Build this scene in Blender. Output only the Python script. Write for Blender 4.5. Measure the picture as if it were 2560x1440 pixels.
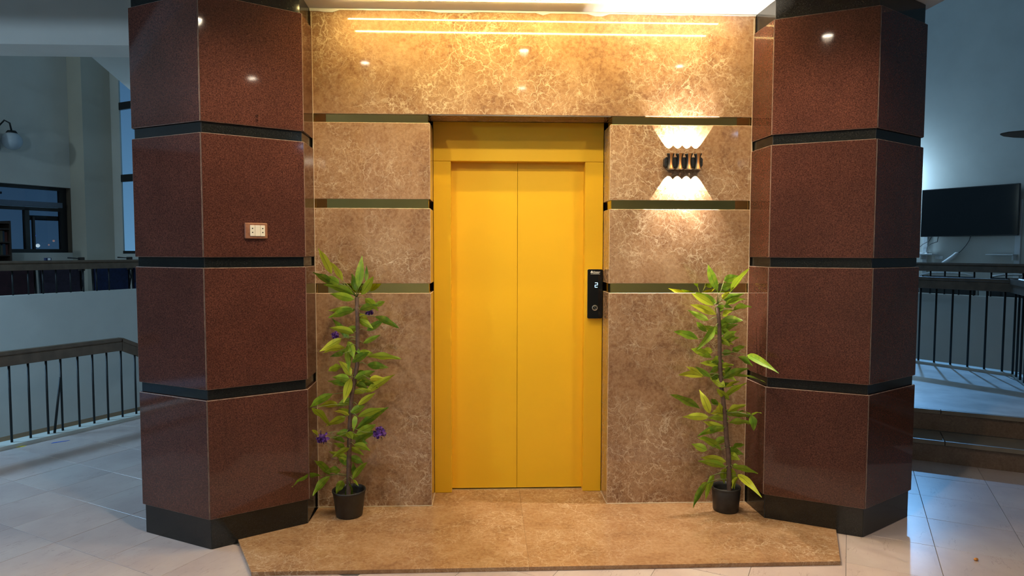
import bpy, bmesh, math, random
from mathutils import Vector, Matrix
random.seed(11)
for o in list(bpy.data.objects):
    bpy.data.objects.remove(o, do_unlink=True)
sc = bpy.context.scene
COL = sc.collection
R_ = math.radians

# ------------------------------------------------------------------ camera
CX, CD, CH = -0.1822, 3.7773, 1.4924
FPX, YAW, PIT, ROL = 1663.61, 0.0367, -0.0565, 0.0017
def cam_axis(x, y, z):
    c, s = math.cos(ROL), math.sin(ROL); x, z = c*x - s*z, s*x + c*z
    c, s = math.cos(PIT), math.sin(PIT); y, z = c*y - s*z, s*y + c*z
    c, s = math.cos(YAW), math.sin(YAW); x, y = c*x + s*y, -s*x + c*y
    return Vector((x, y, z))
cam = bpy.data.cameras.new('camera')
cam.sensor_width = 36.0
cam.lens = FPX / 2560 * 36.0
cam.clip_end = 200
co = bpy.data.objects.new('camera', cam); COL.objects.link(co)
ax, ay, az = cam_axis(1, 0, 0), cam_axis(0, 0, 1), -cam_axis(0, 1, 0)
m = Matrix((ax, ay, az)).transposed().to_4x4()
m.translation = Vector((CX, -CD, CH))
co.matrix_world = m
sc.camera = co

# ------------------------------------------------------------------ exposure, world, big lamps
vs = sc.view_settings
vs.view_transform = 'Standard'; vs.look = 'None'; vs.gamma = 1.0; vs.exposure = 0.0
vs.use_curve_mapping = False
w = bpy.data.worlds.new('dusk'); sc.world = w; w.use_nodes = True
nt = w.node_tree; nt.nodes.clear()
wo = nt.nodes.new('ShaderNodeOutputWorld'); bg = nt.nodes.new('ShaderNodeBackground')
tc = nt.nodes.new('ShaderNodeTexCoord'); sx = nt.nodes.new('ShaderNodeSeparateXYZ'); rp = nt.nodes.new('ShaderNodeValToRGB')
nt.links.new(tc.outputs['Generated'], sx.inputs[0]); nt.links.new(sx.outputs[2], rp.inputs[0])
rp.color_ramp.elements[0].position = 0.0; rp.color_ramp.elements[0].color = (0.14, 0.31, 0.52, 1)
rp.color_ramp.elements[1].position = 0.35; rp.color_ramp.elements[1].color = (0.012, 0.036, 0.10, 1)
nt.links.new(rp.outputs[0], bg.inputs[0]); bg.inputs[1].default_value = 1.0
nt.links.new(bg.outputs[0], wo.inputs[0])

def lamp(name, kind, loc, energy, color, aim=None, size=None, **kw):
    d = bpy.data.lights.new(name, kind); d.energy = energy; d.color = color
    o = bpy.data.objects.new(name, d); COL.objects.link(o); o.location = loc
    if aim is not None:
        o.rotation_euler = (Vector(aim) - Vector(loc)).to_track_quat('-Z', 'Y').to_euler()
    if size is not None:
        if kind == 'AREA':
            d.shape = 'RECTANGLE'; d.size, d.size_y = size
        else:
            d.shadow_soft_size = size
    for k, v in kw.items(): setattr(d, k, v)
    return o
COOL = (0.33, 0.65, 1.0)
lamp('left_hall_lamp', 'AREA', (-6.2, 0.75, 2.70), 150, COOL, (-5.2, 0.5, 0), (1.2, 0.25))
lamp('beam_fill_lamp', 'POINT', (-3.9, -2.6, 2.58), 110, (0.52, 0.76, 1.0), None, 0.09)  # unseen fill added to light the face of the left beam
lamp('left_gallery_lamp', 'POINT', (-7.9, 2.3, 3.3), 62, (0.62, 0.85, 0.95), None, 0.12)
lamp('right_hall_lamp', 'AREA', (3.0, -3.2, 2.72), 8, COOL, (3.0, -3.2, 0), (1.2, 0.15))
lamp('tv_wall_lamp', 'POINT', (6.38, 7.12, 2.62), 80, (0.45, 0.74, 1.0), None, 0.08)
lamp('landing_flood_lamp', 'SPOT', (5.70, 5.25, 3.30), 520, (0.18, 0.50, 1.0), (3.95, 2.15, 0.3), 0.05, spot_size=R_(35), spot_blend=0.7)
lamp('front_fill_lamp', 'AREA', (0.3, -6.0, 2.75), 50, (1.0, 0.86, 0.66), (0.3, -6.0, 0), (1.2, 0.6))  # unseen fill added to warm the wall that the mirror strips reflect

# ------------------------------------------------------------------ materials
def new_mat(name):
    m = bpy.data.materials.new(name); m.use_nodes = True
    nt = m.node_tree; b = nt.nodes['Principled BSDF']
    return m, nt, b
def flat(name, col, rough=0.5, metal=0.0, spec=0.5, noise=0.0, nscale=6.0, emit=None, es=0.0, coat=0.0):
    m, nt, b = new_mat(name)
    b.inputs['Base Color'].default_value = (*col, 1); b.inputs['Roughness'].default_value = rough
    b.inputs['Metallic'].default_value = metal; b.inputs['Specular IOR Level'].default_value = spec
    b.inputs['Coat Weight'].default_value = coat
    if noise:
        tc = nt.nodes.new('ShaderNodeTexCoord'); n = nt.nodes.new('ShaderNodeTexNoise')
        n.inputs['Scale'].default_value = nscale; n.inputs['Detail'].default_value = 6
        nt.links.new(tc.outputs['Object'], n.inputs['Vector'])
        r = nt.nodes.new('ShaderNodeValToRGB')
        lo = tuple(max(0, c*(1-noise)) for c in col); hi = tuple(min(1, c*(1+noise)) for c in col)
        r.color_ramp.elements[0].position = 0.3; r.color_ramp.elements[0].color = (*lo, 1)
        r.color_ramp.elements[1].position = 0.7; r.color_ramp.elements[1].color = (*hi, 1)
        nt.links.new(n.outputs['Fac'], r.inputs[0]); nt.links.new(r.outputs[0], b.inputs['Base Color'])
    if emit:
        b.inputs['Emission Color'].default_value = (*emit, 1); b.inputs['Emission Strength'].default_value = es
    return m
class N:
    """small node-wiring helper"""
    def __init__(s, nt): s.nt = nt
    def __call__(s, kind, ins=None, **props):
        n = s.nt.nodes.new(kind)
        for k, v in props.items(): setattr(n, k, v)
        for k, v in (ins or {}).items():
            if isinstance(v, bpy.types.NodeSocket): s.nt.links.new(v, n.inputs[k])
            else: n.inputs[k].default_value = v
        return n
    def ramp(s, fac, stops, interp='LINEAR'):
        n = s.nt.nodes.new('ShaderNodeValToRGB'); cr = n.color_ramp; cr.interpolation = interp
        while len(cr.elements) > 1: cr.elements.remove(cr.elements[-1])
        cr.elements[0].position, c = stops[0]; cr.elements[0].color = c if len(c) == 4 else (*c, 1)
        for p, c in stops[1:]:
            e = cr.elements.new(p); e.color = c if len(c) == 4 else (*c, 1)
        s.nt.links.new(fac, n.inputs[0]); return n.outputs[0]
    def mix(s, fac, a, b, mode='MIX'):
        n = s.nt.nodes.new('ShaderNodeMix'); n.data_type = 'RGBA'; n.blend_type = mode
        for i, v in ((0, fac), (6, a), (7, b)):
            if isinstance(v, bpy.types.NodeSocket): s.nt.links.new(v, n.inputs[i])
            else: n.inputs[i].default_value = v if i == 0 else (*v, 1)
        return n.outputs[2]
    def math(s, op, a, b=0.0):
        n = s.nt.nodes.new('ShaderNodeMath'); n.operation = op
        for i, v in ((0, a), (1, b)):
            if isinstance(v, bpy.types.NodeSocket): s.nt.links.new(v, n.inputs[i])
            else: n.inputs[i].default_value = v
        return n.outputs[0]
    def coord(s, shift=37.0):
        tc = s.nt.nodes.new('ShaderNodeTexCoord'); oi = s.nt.nodes.new('ShaderNodeObjectInfo')
        k = s.math('MULTIPLY', oi.outputs['Random'], shift)
        v = s.nt.nodes.new('ShaderNodeVectorMath'); v.operation = 'ADD'
        s.nt.links.new(tc.outputs['Object'], v.inputs[0]); s.nt.links.new(k, v.inputs[1])
        return v.outputs[0], oi
W3 = (1, 1, 1); B3 = (0, 0, 0)
def marble_mat(name, dark, mid, light, vein, rough=0.07, vs=1.0, veinamt=0.62, dirt=False):
    m, nt, b = new_mat(name); n = N(nt)
    co, oi = n.coord()
    wn = n('ShaderNodeTexNoise', {'Vector': co, 'Scale': 3.2*vs, 'Detail': 5.0, 'Roughness': 0.6})
    off = n('ShaderNodeVectorMath', {0: wn.outputs['Color'], 1: (0.5, 0.5, 0.5)}, operation='SUBTRACT')
    sca = n('ShaderNodeVectorMath', {0: off.outputs[0], 'Scale': 0.34/vs}, operation='SCALE')
    wc = n('ShaderNodeVectorMath', {0: co, 1: sca.outputs[0]}, operation='ADD').outputs[0]
    wn2 = n('ShaderNodeTexNoise', {'Vector': co, 'Scale': 22.0*vs, 'Detail': 4.0})
    off2 = n('ShaderNodeVectorMath', {0: wn2.outputs['Color'], 'Scale': 0.035/vs}, operation='SCALE')
    wc2 = n('ShaderNodeVectorMath', {0: wc, 1: off2.outputs[0]}, operation='ADD').outputs[0]
    tone = n('ShaderNodeTexNoise', {'Vector': wc, 'Scale': 4.5*vs, 'Detail': 9.0, 'Roughness': 0.66})
    col = n.ramp(tone.outputs['Fac'], [(0.33, dark), (0.50, mid), (0.66, light)])
    spots = n('ShaderNodeTexNoise', {'Vector': co, 'Scale': 55.0*vs, 'Detail': 5.0, 'Roughness': 0.7})
    col = n.mix(0.42, col, n.ramp(spots.outputs['Fac'], [(0.36, dark), (0.62, light)]))
    region = n('ShaderNodeTexNoise', {'Vector': co, 'Scale': 1.9*vs, 'Detail': 4.0})
    rmask = n.ramp(region.outputs['Fac'], [(0.40, (.10, .10, .10)), (0.60, W3)])
    for scl, wd, amt in ((4.2, 0.016, 1.0), (11.0, 0.040, 0.8), (27.0, 0.07, 0.6), (60.0, 0.10, 0.25)):
        v = n('ShaderNodeTexVoronoi', {'Vector': wc2, 'Scale': scl*vs}, feature='DISTANCE_TO_EDGE')
        br = n('ShaderNodeTexNoise', {'Vector': co, 'Scale': scl*1.3*vs, 'Detail': 3.0})
        line = n.ramp(v.outputs['Distance'], [(0.0, W3), (wd, B3)])
        bm = n.ramp(br.outputs['Fac'], [(0.38, B3), (0.56, W3)])
        f = n.math('MULTIPLY', line, bm); f = n.math('MULTIPLY', f, rmask); f = n.math('MULTIPLY', f, amt*veinamt)
        col = n.mix(f, col, vein)
    nt.links.new(col, b.inputs['Base Color'])
    b.inputs['Roughness'].default_value = rough; b.inputs['Specular IOR Level'].default_value = 0.5
    return m
def granite_mat(name, base, dk, lt, rough=0.12):
    m, nt, b = new_mat(name); n = N(nt)
    co, oi = n.coord()
    g = n('ShaderNodeTexNoise', {'Vector': co, 'Scale': 190.0, 'Detail': 3.0, 'Roughness': 0.7})
    c = n.ramp(g.outputs['Fac'], [(0.34, dk), (0.50, base), (0.68, lt)])
    big = n('ShaderNodeTexNoise', {'Vector': co, 'Scale': 5.0, 'Detail': 4.0})
    c = n.mix(n.ramp(big.outputs['Fac'], [(0.35, B3), (0.7, (.35, .35, .35))]), c, dk)
    v = n('ShaderNodeTexVoronoi', {'Vector': co, 'Scale': 130.0})
    c = n.mix(n.ramp(v.outputs['Distance'], [(0.06, (.6, .6, .6)), (0.13, B3)]), c, tuple(min(1, x*2.6+.02) for x in lt))
    tint = n.ramp(oi.outputs['Random'], [(0, (.88, .88, .88)), (1, (1.1, 1.07, 1.05))])
    c = n.mix(1.0, c, tint, 'MULTIPLY')
    # runs and drips that dried on the lower stones
    dz = n('ShaderNodeTexNoise', {'Vector': n('ShaderNodeMapping', {'Vector': co, 'Scale': (22, 22, 0.8)}).outputs[0], 'Scale': 1.0, 'Detail': 3.0})
    c = n.mix(n.ramp(dz.outputs['Fac'], [(0.62, B3), (0.75, (.25, .25, .25))]), c, dk)
    nt.links.new(c, b.inputs['Base Color'])
    sm = n('ShaderNodeTexNoise', {'Vector': co, 'Scale': 9.0, 'Detail': 6.0})
    nt.links.new(n.ramp(sm.outputs['Fac'], [(0.3, (rough,)*3), (0.75, (rough*1.25,)*3)]), b.inputs['Roughness'])
    b.inputs['Specular IOR Level'].default_value = 0.5
    return m
M = {}
M['marble'] = marble_mat('brown_marble', (0.170, 0.082, 0.042), (0.315, 0.172, 0.088), (0.43, 0.27, 0.155), (0.76, 0.62, 0.44), 0.06)
M['slab'] = marble_mat('platform_marble', (0.22, 0.108, 0.046), (0.33, 0.175, 0.082), (0.42, 0.255, 0.135), (0.66, 0.50, 0.33), 0.16)
M['granite'] = granite_mat('red_granite', (0.088, 0.030, 0.021), (0.032, 0.013, 0.010), (0.150, 0.058, 0.038), 0.055)
M['black'] = granite_mat('black_granite', (0.010, 0.011, 0.010), (0.004, 0.004, 0.004), (0.022, 0.023, 0.021), 0.12)
def tile_mat():
    m, nt, b = new_mat('cream_floor_marble'); n = N(nt)
    co, oi = n.coord(53.0)
    wn = n('ShaderNodeTexNoise', {'Vector': co, 'Scale': 3.0, 'Detail': 7.0, 'Roughness': 0.6})
    c = n.ramp(wn.outputs['Fac'], [(0.25, (0.41, 0.325, 0.30)), (0.50, (0.49, 0.40, 0.365)), (0.75, (0.56, 0.48, 0.43))])
    ro = n('ShaderNodeMapping', {'Vector': co, 'Rotation': (0, 0, 1.1), 'Scale': (2.2, 12.0, 1.0)}).outputs[0]
    st = n('ShaderNodeTexNoise', {'Vector': ro, 'Scale': 2.4, 'Detail': 8.0, 'Roughness': 0.75})
    c = n.mix(n.ramp(st.outputs['Fac'], [(0.57, B3), (0.70, (.45, .45, .45))]), c, (0.34, 0.25, 0.23))
    vn = n('ShaderNodeTexNoise', {'Vector': ro, 'Scale': 1.1, 'Detail': 6.0, 'Roughness': 0.6})
    d = n.math('ABSOLUTE', n.math('SUBTRACT', vn.outputs['Fac'], 0.47))
    br = n('ShaderNodeTexNoise', {'Vector': co, 'Scale': 9.0, 'Detail': 3.0})
    f = n.math('MULTIPLY', n.ramp(d, [(0.0, W3), (0.007, B3)]), n.ramp(br.outputs['Fac'], [(0.52, B3), (0.60, (.7, .7, .7))]))
    c = n.mix(f, c, (0.20, 0.12, 0.10))
    c = n.mix(1.0, c, n.ramp(oi.outputs['Random'], [(0, (.93, .93, .95)), (1, (1.04, 1.01, 1.0))]), 'MULTIPLY')
    nt.links.new(c, b.inputs['Base Color'])
    b.inputs['Roughness'].default_value = 0.28
    return m
M['tile'] = tile_mat()
M['graniteedge'] = flat('sawn_granite_edge', (0.20, 0.135, 0.105), 0.7, noise=0.4, nscale=40)
M['blackedge'] = flat('sawn_black_edge', (0.035, 0.035, 0.033), 0.6, noise=0.5, nscale=30)
M['marbleedge'] = flat('sawn_marble_edge', (0.56, 0.42, 0.29), 0.6, noise=0.3, nscale=40)
M['grout'] = flat('grey_grout', (0.16, 0.14, 0.13), 0.8)
M['whitegrout'] = flat('white_grout', (0.58, 0.47, 0.34), 0.7, noise=0.15, nscale=30)
M['yellow'] = flat('yellow_paint', (0.86, 0.49, 0.018), 0.38, spec=0.35, noise=0.03, nscale=2.0)
M['yellowdark'] = flat('yellow_paint_edge', (0.55, 0.28, 0.012), 0.45)
M['mirror'] = flat('bronze_mirror', (0.66, 0.56, 0.21), 0.02, metal=1.0)
M['plaster'] = flat('white_plaster', (0.62, 0.62, 0.58), 0.85, noise=0.04, nscale=3)
M['plasterdim'] = flat('grey_plaster', (0.22, 0.21, 0.19), 0.85, noise=0.05, nscale=2)
M['plasterwarm'] = flat('cream_plaster', (0.52, 0.49, 0.41), 0.85, noise=0.05, nscale=2)
M['ceil'] = flat('ceiling_paint', (0.80, 0.78, 0.74), 0.8, noise=0.02, nscale=4)
M['rail'] = flat('brown_wood_rail', (0.125, 0.082, 0.052), 0.42, noise=0.25, nscale=14)
M['iron'] = flat('dark_iron', (0.012, 0.014, 0.016), 0.5, metal=0.3)
M['kerb'] = flat('pale_kerb_stone', (0.50, 0.50, 0.45), 0.6, noise=0.08, nscale=8)
M['brown'] = flat('brown_stair_stone', (0.20, 0.11, 0.05), 0.6, noise=0.2, nscale=5)
M['step'] = marble_mat('step_marble', (0.11, 0.066, 0.042), (0.16, 0.10, 0.068), (0.21, 0.145, 0.10), (0.06, 0.037, 0.026), 0.3, 1.2, 0.6)
M['tread'] = flat('tread_marble', (0.20, 0.168, 0.128), 0.35, noise=0.15, nscale=6)
M['landing'] = flat('landing_marble', (0.58, 0.58, 0.57), 0.30, noise=0.22, nscale=5)
M['steel'] = flat('brushed_steel', (0.62, 0.60, 0.56), 0.28, metal=1.0)
M['chrome'] = flat('chrome', (0.75, 0.77, 0.80), 0.10, metal=1.0)
M['blackplastic'] = flat('black_plastic', (0.012, 0.012, 0.013), 0.35)
M['blackgloss'] = flat('black_gloss', (0.003, 0.003, 0.0035), 0.06)
M['potplastic'] = flat('pot_plastic', (0.018, 0.017, 0.017), 0.45, noise=0.3, nscale=25)
M['soil'] = flat('potting_soil', (0.02, 0.014, 0.010), 0.95, noise=0.5, nscale=60)
M['copper'] = flat('copper_lacquer', (0.62, 0.27, 0.09), 0.35, metal=0.6)
M['ivory'] = flat('ivory_plastic', (0.74, 0.69, 0.58), 0.4)
M['socketframe'] = flat('brown_plastic', (0.26, 0.11, 0.06), 0.45, noise=0.2, nscale=60)
M['hole'] = flat('dark_hole', (0.004, 0.004, 0.004), 0.9)
M['maroon'] = flat('maroon_fabric', (0.026, 0.006, 0.010), 0.9, noise=0.25, nscale=30)
M['purple'] = flat('plum_fabric', (0.030, 0.020, 0.034), 0.9, noise=0.25, nscale=30)
M['blue'] = flat('blue_fabric', (0.012, 0.022, 0.070), 0.9, noise=0.25, nscale=30)
M['white'] = flat('white_paint', (0.75, 0.78, 0.80), 0.5)
M['frame'] = flat('dark_window_frame', (0.012, 0.013, 0.015), 0.45)
M['shutter'] = flat('shutter_box', (0.10, 0.14, 0.20), 0.5)
M['reveal'] = flat('brown_reveal', (0.10, 0.075, 0.05), 0.8)
M['wood'] = flat('dark_wood', (0.040, 0.024, 0.016), 0.5, noise=0.3, nscale=12)
M['fan'] = flat('fan_blade', (0.14, 0.115, 0.09), 0.5)
M['globe'] = flat('milk_glass', (0.50, 0.58, 0.66), 0.15)
M['globe2'] = flat('amber_glass', (0.16, 0.10, 0.06), 0.2)
M['flower'] = flat('purple_petals', (0.085, 0.022, 0.20), 0.7, noise=0.35, nscale=40)
M['cloth'] = flat('white_cloth', (0.75, 0.80, 0.85), 0.8)
M['cable'] = flat('grey_cable', (0.16, 0.16, 0.16), 0.6)
M['digit'] = flat('lit_digit', (0.2, 0.4, 0.6), 0.4, emit=(0.35, 0.72, 1.0), es=4.0)
M['print'] = flat('white_print', (0.92, 0.88, 0.82), 0.5)
M['led'] = flat('led_diffuser', (1, 0.9, 0.7), 0.4, emit=(1.0, 0.75, 0.27), es=145.0)
M['lens'] = flat('downlight_lens', (1, 1, 1), 0.4, emit=(1.0, 0.86, 0.66), es=60.0)
M['tube'] = flat('tube_reflection', (1, 1, 1), 0.4, emit=(0.62, 0.86, 1.0), es=6.0)  # glow stands in for a lamp mirrored in the window glass
M['citylamp'] = flat('city_lamp', (1, 1, 1), 0.4, emit=(0.95, 1.0, 0.95), es=3.0)
M['cityorange'] = flat('city_lamp_orange', (1, 1, 1), 0.4, emit=(1.0, 0.42, 0.22), es=1.3)
M['cityblue'] = flat('city_lamp_blue', (1, 1, 1), 0.4, emit=(0.06, 0.12, 1.0), es=1.5)
def glass_mat(tint=(0.86, 0.92, 0.94, 1)):
    m = bpy.data.materials.new('window_glass'); m.use_nodes = True; nt = m.node_tree; nt.nodes.clear(); n = N(nt)
    o = n('ShaderNodeOutputMaterial'); t = n('ShaderNodeBsdfTransparent', {'Color': tint})
    g = n('ShaderNodeBsdfGlossy', {'Roughness': 0.03}); fr = n('ShaderNodeFresnel', {'IOR': 1.5})
    ge = n('ShaderNodeNewGeometry'); fac = n.math('MULTIPLY', fr.outputs[0], n.math('SUBTRACT', 1.0, ge.outputs['Backfacing']))
    mx = n('ShaderNodeMixShader', {0: fac, 1: t.outputs[0], 2: g.outputs[0]})
    nt.links.new(mx.outputs[0], o.inputs[0]); return m
M['glass'] = glass_mat()
M['filmglass'] = glass_mat((0.36, 0.40, 0.44, 1))
def leaf_mat():
    m = bpy.data.materials.new('leaf'); m.use_nodes = True; nt = m.node_tree; nt.nodes.clear(); n = N(nt)
    o = n('ShaderNodeOutputMaterial'); uv = n('ShaderNodeUVMap'); sp = n('ShaderNodeSeparateXYZ', {0: uv.outputs[0]})
    oi = n('ShaderNodeObjectInfo'); tc = n('ShaderNodeTexCoord')
    base = n.ramp(oi.outputs['Random'], [(0.0, (0.09, 0.20, 0.014)), (0.35, (0.17, 0.32, 0.020)), (0.7, (0.33, 0.46, 0.026)), (1.0, (0.55, 0.58, 0.04))])
    d = n.math('ABSOLUTE', n.math('SUBTRACT', sp.outputs[1], 0.5))
    mid = n.ramp(d, [(0.012, W3), (0.035, B3)])
    ph = n.math('ADD', n.math('MULTIPLY', sp.outputs[0], 11.0), n.math('MULTIPLY', d, -9.0))
    vein = n.math('LESS_THAN', n.math('FRACT', ph), 0.13)
    nz = n('ShaderNodeTexNoise', {'Vector': tc.outputs['Object'], 'Scale': 28.0, 'Detail': 3.0})
    c = n.mix(n.ramp(nz.outputs['Fac'], [(0.4, B3), (0.7, (.35, .35, .35))]), base, (0.50, 0.50, 0.05))
    c = n.mix(n.math('MULTIPLY', vein, 0.35), c, (0.05, 0.11, 0.012))
    c = n.mix(n.math('MULTIPLY', mid, 0.75), c, (0.04, 0.075, 0.01))
    pb = n('ShaderNodeBsdfPrincipled', {'Base Color': c, 'Roughness': 0.45})
    pb.inputs['Specular IOR Level'].default_value = 0.3
    tr = n('ShaderNodeBsdfTranslucent', {'Color': c})
    mx = n('ShaderNodeMixShader', {0: 0.28, 1: pb.outputs[0], 2: tr.outputs[0]})
    nt.links.new(mx.outputs[0], o.inputs[0]); return m
M['leaf'] = leaf_mat()
M['stem'] = flat('green_stem', (0.16, 0.20, 0.05), 0.6)
M['trunk'] = flat('trunk_bark', (0.105, 0.062, 0.045), 0.75, noise=0.3, nscale=40)
M['spray'] = flat('grey_green_spray', (0.12, 0.17, 0.06), 0.8)

# ------------------------------------------------------------------ builders
OFF = {}
def root(name, label, cat, loc=(0, 0, 0), rotz=0.0, group=None, kind=None):
    o = bpy.data.objects.new(name, None); COL.objects.link(o)
    o.location = loc; o.rotation_euler = (0, 0, rotz); o.empty_display_size = 0.05
    if label: o['label'] = label
    if cat: o['category'] = cat
    if group: o['group'] = group
    if kind: o['kind'] = kind
    OFF[o.name] = Vector(loc)
    return o
def tag(o, label, cat, group=None):
    o['label'] = label; o['category'] = cat
    if group: o['group'] = group
    return o
def obj(name, bm, mat, parent=None, smooth=False, bevel=0.0, local=False, origin=None, edge=None):
    """one mesh object from a bmesh in world coordinates (or in the parent's frame when local)"""
    if bevel:
        rb_ = bmesh.ops.bevel(bm, geom=list(bm.edges), offset=bevel, segments=1, affect='EDGES', clamp_overlap=True)
        if edge is not None:
            for f_ in rb_['faces']: f_.material_index = 1
    bmesh.ops.recalc_face_normals(bm, faces=bm.faces)
    me = bpy.data.meshes.new(name)
    off = Vector((0, 0, 0))
    if parent is not None and not local: off = OFF[parent.name]
    here = Vector(origin) if origin is not None else off
    if here.length: bmesh.ops.translate(bm, verts=bm.verts, vec=-here)
    bm.to_mesh(me); bm.free()
    if smooth:
        for p in me.polygons: p.use_smooth = True
    me.materials.append(mat)
    if edge is not None: me.materials.append(edge)
    o = bpy.data.objects.new(name, me); COL.objects.link(o)
    o.location = here - off
    if parent is not None: o.parent = parent
    OFF[o.name] = here
    return o
def struct(name, bm, mat, **k):
    o = obj(name, bm, mat, **k); o['kind'] = 'structure'; return o
def BM(): return bmesh.new()
def box(bm, x0, x1, y0, y1, z0, z1, mtx=None):
    r = bmesh.ops.create_cube(bm, size=1.0)
    for v in r['verts']:
        v.co = Vector((x0 + (v.co.x+.5)*(x1-x0), y0 + (v.co.y+.5)*(y1-y0), z0 + (v.co.z+.5)*(z1-z0)))
        if mtx is not None: v.co = mtx @ v.co
    return bm
def frame_mtx(deg):
    """local x runs along the heading deg, local y along deg+90"""
    return Matrix.Rotation(R_(deg), 4, 'Z')
def prism(bm, poly, z0, z1):
    a = [bm.verts.new((x, y, z0)) for x, y in poly]; b = [bm.verts.new((x, y, z1)) for x, y in poly]
    bm.faces.new(a[::-1]); bm.faces.new(b); k = len(poly)
    for i in range(k): bm.faces.new((a[i], a[(i+1) % k], b[(i+1) % k], b[i]))
    return bm
def prism_y(bm, poly, y0, y1):
    a = [bm.verts.new((x, y0, z)) for x, z in poly]; b = [bm.verts.new((x, y1, z)) for x, z in poly]
    bm.faces.new(a); bm.faces.new(b[::-1]); k = len(poly)
    for i in range(k): bm.faces.new((a[i], b[i], b[(i+1) % k], a[(i+1) % k]))
    return bm
def tube(bm, pts, rad, seg=8, caps=True):
    pts = [Vector(p) for p in pts]; rads = rad if isinstance(rad, (list, tuple)) else [rad]*len(pts)
    rings = []; t0 = (pts[1]-pts[0]).normalized()
    up = Vector((0, 0, 1)) if abs(t0.z) < .9 else Vector((1, 0, 0)); u = t0.cross(up).normalized()
    for i, p in enumerate(pts):
        t = (pts[min(i+1, len(pts)-1)] - pts[max(i-1, 0)]).normalized()
        u = (u - t*u.dot(t)).normalized(); v = t.cross(u)
        rings.append([bm.verts.new(p + (u*math.cos(2*math.pi*k/seg) + v*math.sin(2*math.pi*k/seg))*rads[i]) for k in range(seg)])
    for a, b in zip(rings, rings[1:]):
        for k in range(seg): bm.faces.new((a[k], a[(k+1) % seg], b[(k+1) % seg], b[k]))
    if caps: bm.faces.new(rings[0][::-1]); bm.faces.new(rings[-1])
    return bm
def lathe(bm, prof, c=(0, 0, 0), seg=28, mtx=None):
    rings = []
    for r, z in prof:
        ring = []
        for k in range(seg):
            p = Vector((max(r, 1e-5)*math.cos(2*math.pi*k/seg), max(r, 1e-5)*math.sin(2*math.pi*k/seg), z))
            if mtx is not None: p = mtx @ p
            ring.append(bm.verts.new(p + Vector(c)))
        rings.append(ring)
    for a, b in zip(rings, rings[1:]):
        for k in range(seg): bm.faces.new((a[k], a[(k+1) % seg], b[(k+1) % seg], b[k]))
    return bm
def ball(bm, c, r, sx=1, sy=1, sz=1, u=20, v=12):
    q = bmesh.ops.create_uvsphere(bm, u_segments=u, v_segments=v, radius=r)
    for w_ in q['verts']: w_.co = Vector((w_.co.x*sx, w_.co.y*sy, w_.co.z*sz)) + Vector(c)
    return bm
def en(e, n, z=0.0, deg=61.0):
    a = R_(deg); return Vector((e*math.cos(a) - n*math.sin(a), e*math.sin(a) + n*math.cos(a), z))
E61 = frame_mtx(61.0)      # x along the left gallery, y away from us to the left
"""right gallery frame: local x runs along heading -60 (towards us), local y along heading 30 (away)"""
E30 = frame_mtx(-60.0)

# ------------------------------------------------------------------ room shell
# floor: a bed with the joints' colour and one stone per tile on it
T = 0.40; E0, N0 = 0.912, 1.905
fl = struct('floor', prism(BM(), [tuple(en(-9, 3.9).xy), tuple(en(3.2, 3.9).xy), (-1.2, 2.2), (2.2, 2.2), tuple(en(2.35, -1.0).xy), tuple(en(2.35, -9).xy), (7.5, -9), (-9.5, -9)], -0.25, -0.0035), M['tile'])
tile_me = None
for i in range(-13, 5):
    for j in range(-14, 10):
        e, n_ = E0 + (i+.5)*T - T*0.0, N0 + (j+.5)*T - 4*T
        c = en(e, n_)
        if n_ > 3.75 or (e > 2.1 and n_ < -1) or c.y < -1.45 or c.y > 2.6: continue
        if abs(c.x - CX) > 0.86*(c.y + CD) + 0.45: continue
        if -1.25 < c.x < 1.4 and c.y > -0.55: continue
        if abs(c.x + 0.1) < 1.0 and c.y > -0.35: continue
        if tile_me is None:
            o = obj('tile', box(BM(), -T/2+.0012, T/2-.0012, -T/2+.0012, T/2-.0012, -0.010, 0.0), M['tile'], fl, bevel=0.0008, local=True)
            tile_me = o.data
        else:
            o = bpy.data.objects.new('tile', tile_me); COL.objects.link(o); o.parent = fl
        o.location = (c.x, c.y, random.uniform(-.0004, .0004)); o.rotation_euler = (0, 0, R_(61))
# dark joints lie just under the stones
gb = struct('floor', prism(BM(), [tuple(en(-6, 3.88).xy), tuple(en(2.0, 3.88).xy), tuple(en(2.08, -6.0).xy), tuple(en(-6, -6).xy)], -0.0034, -0.0018), M['grout'])
gb.parent = fl; gb.name = 'grout_bed'

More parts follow.
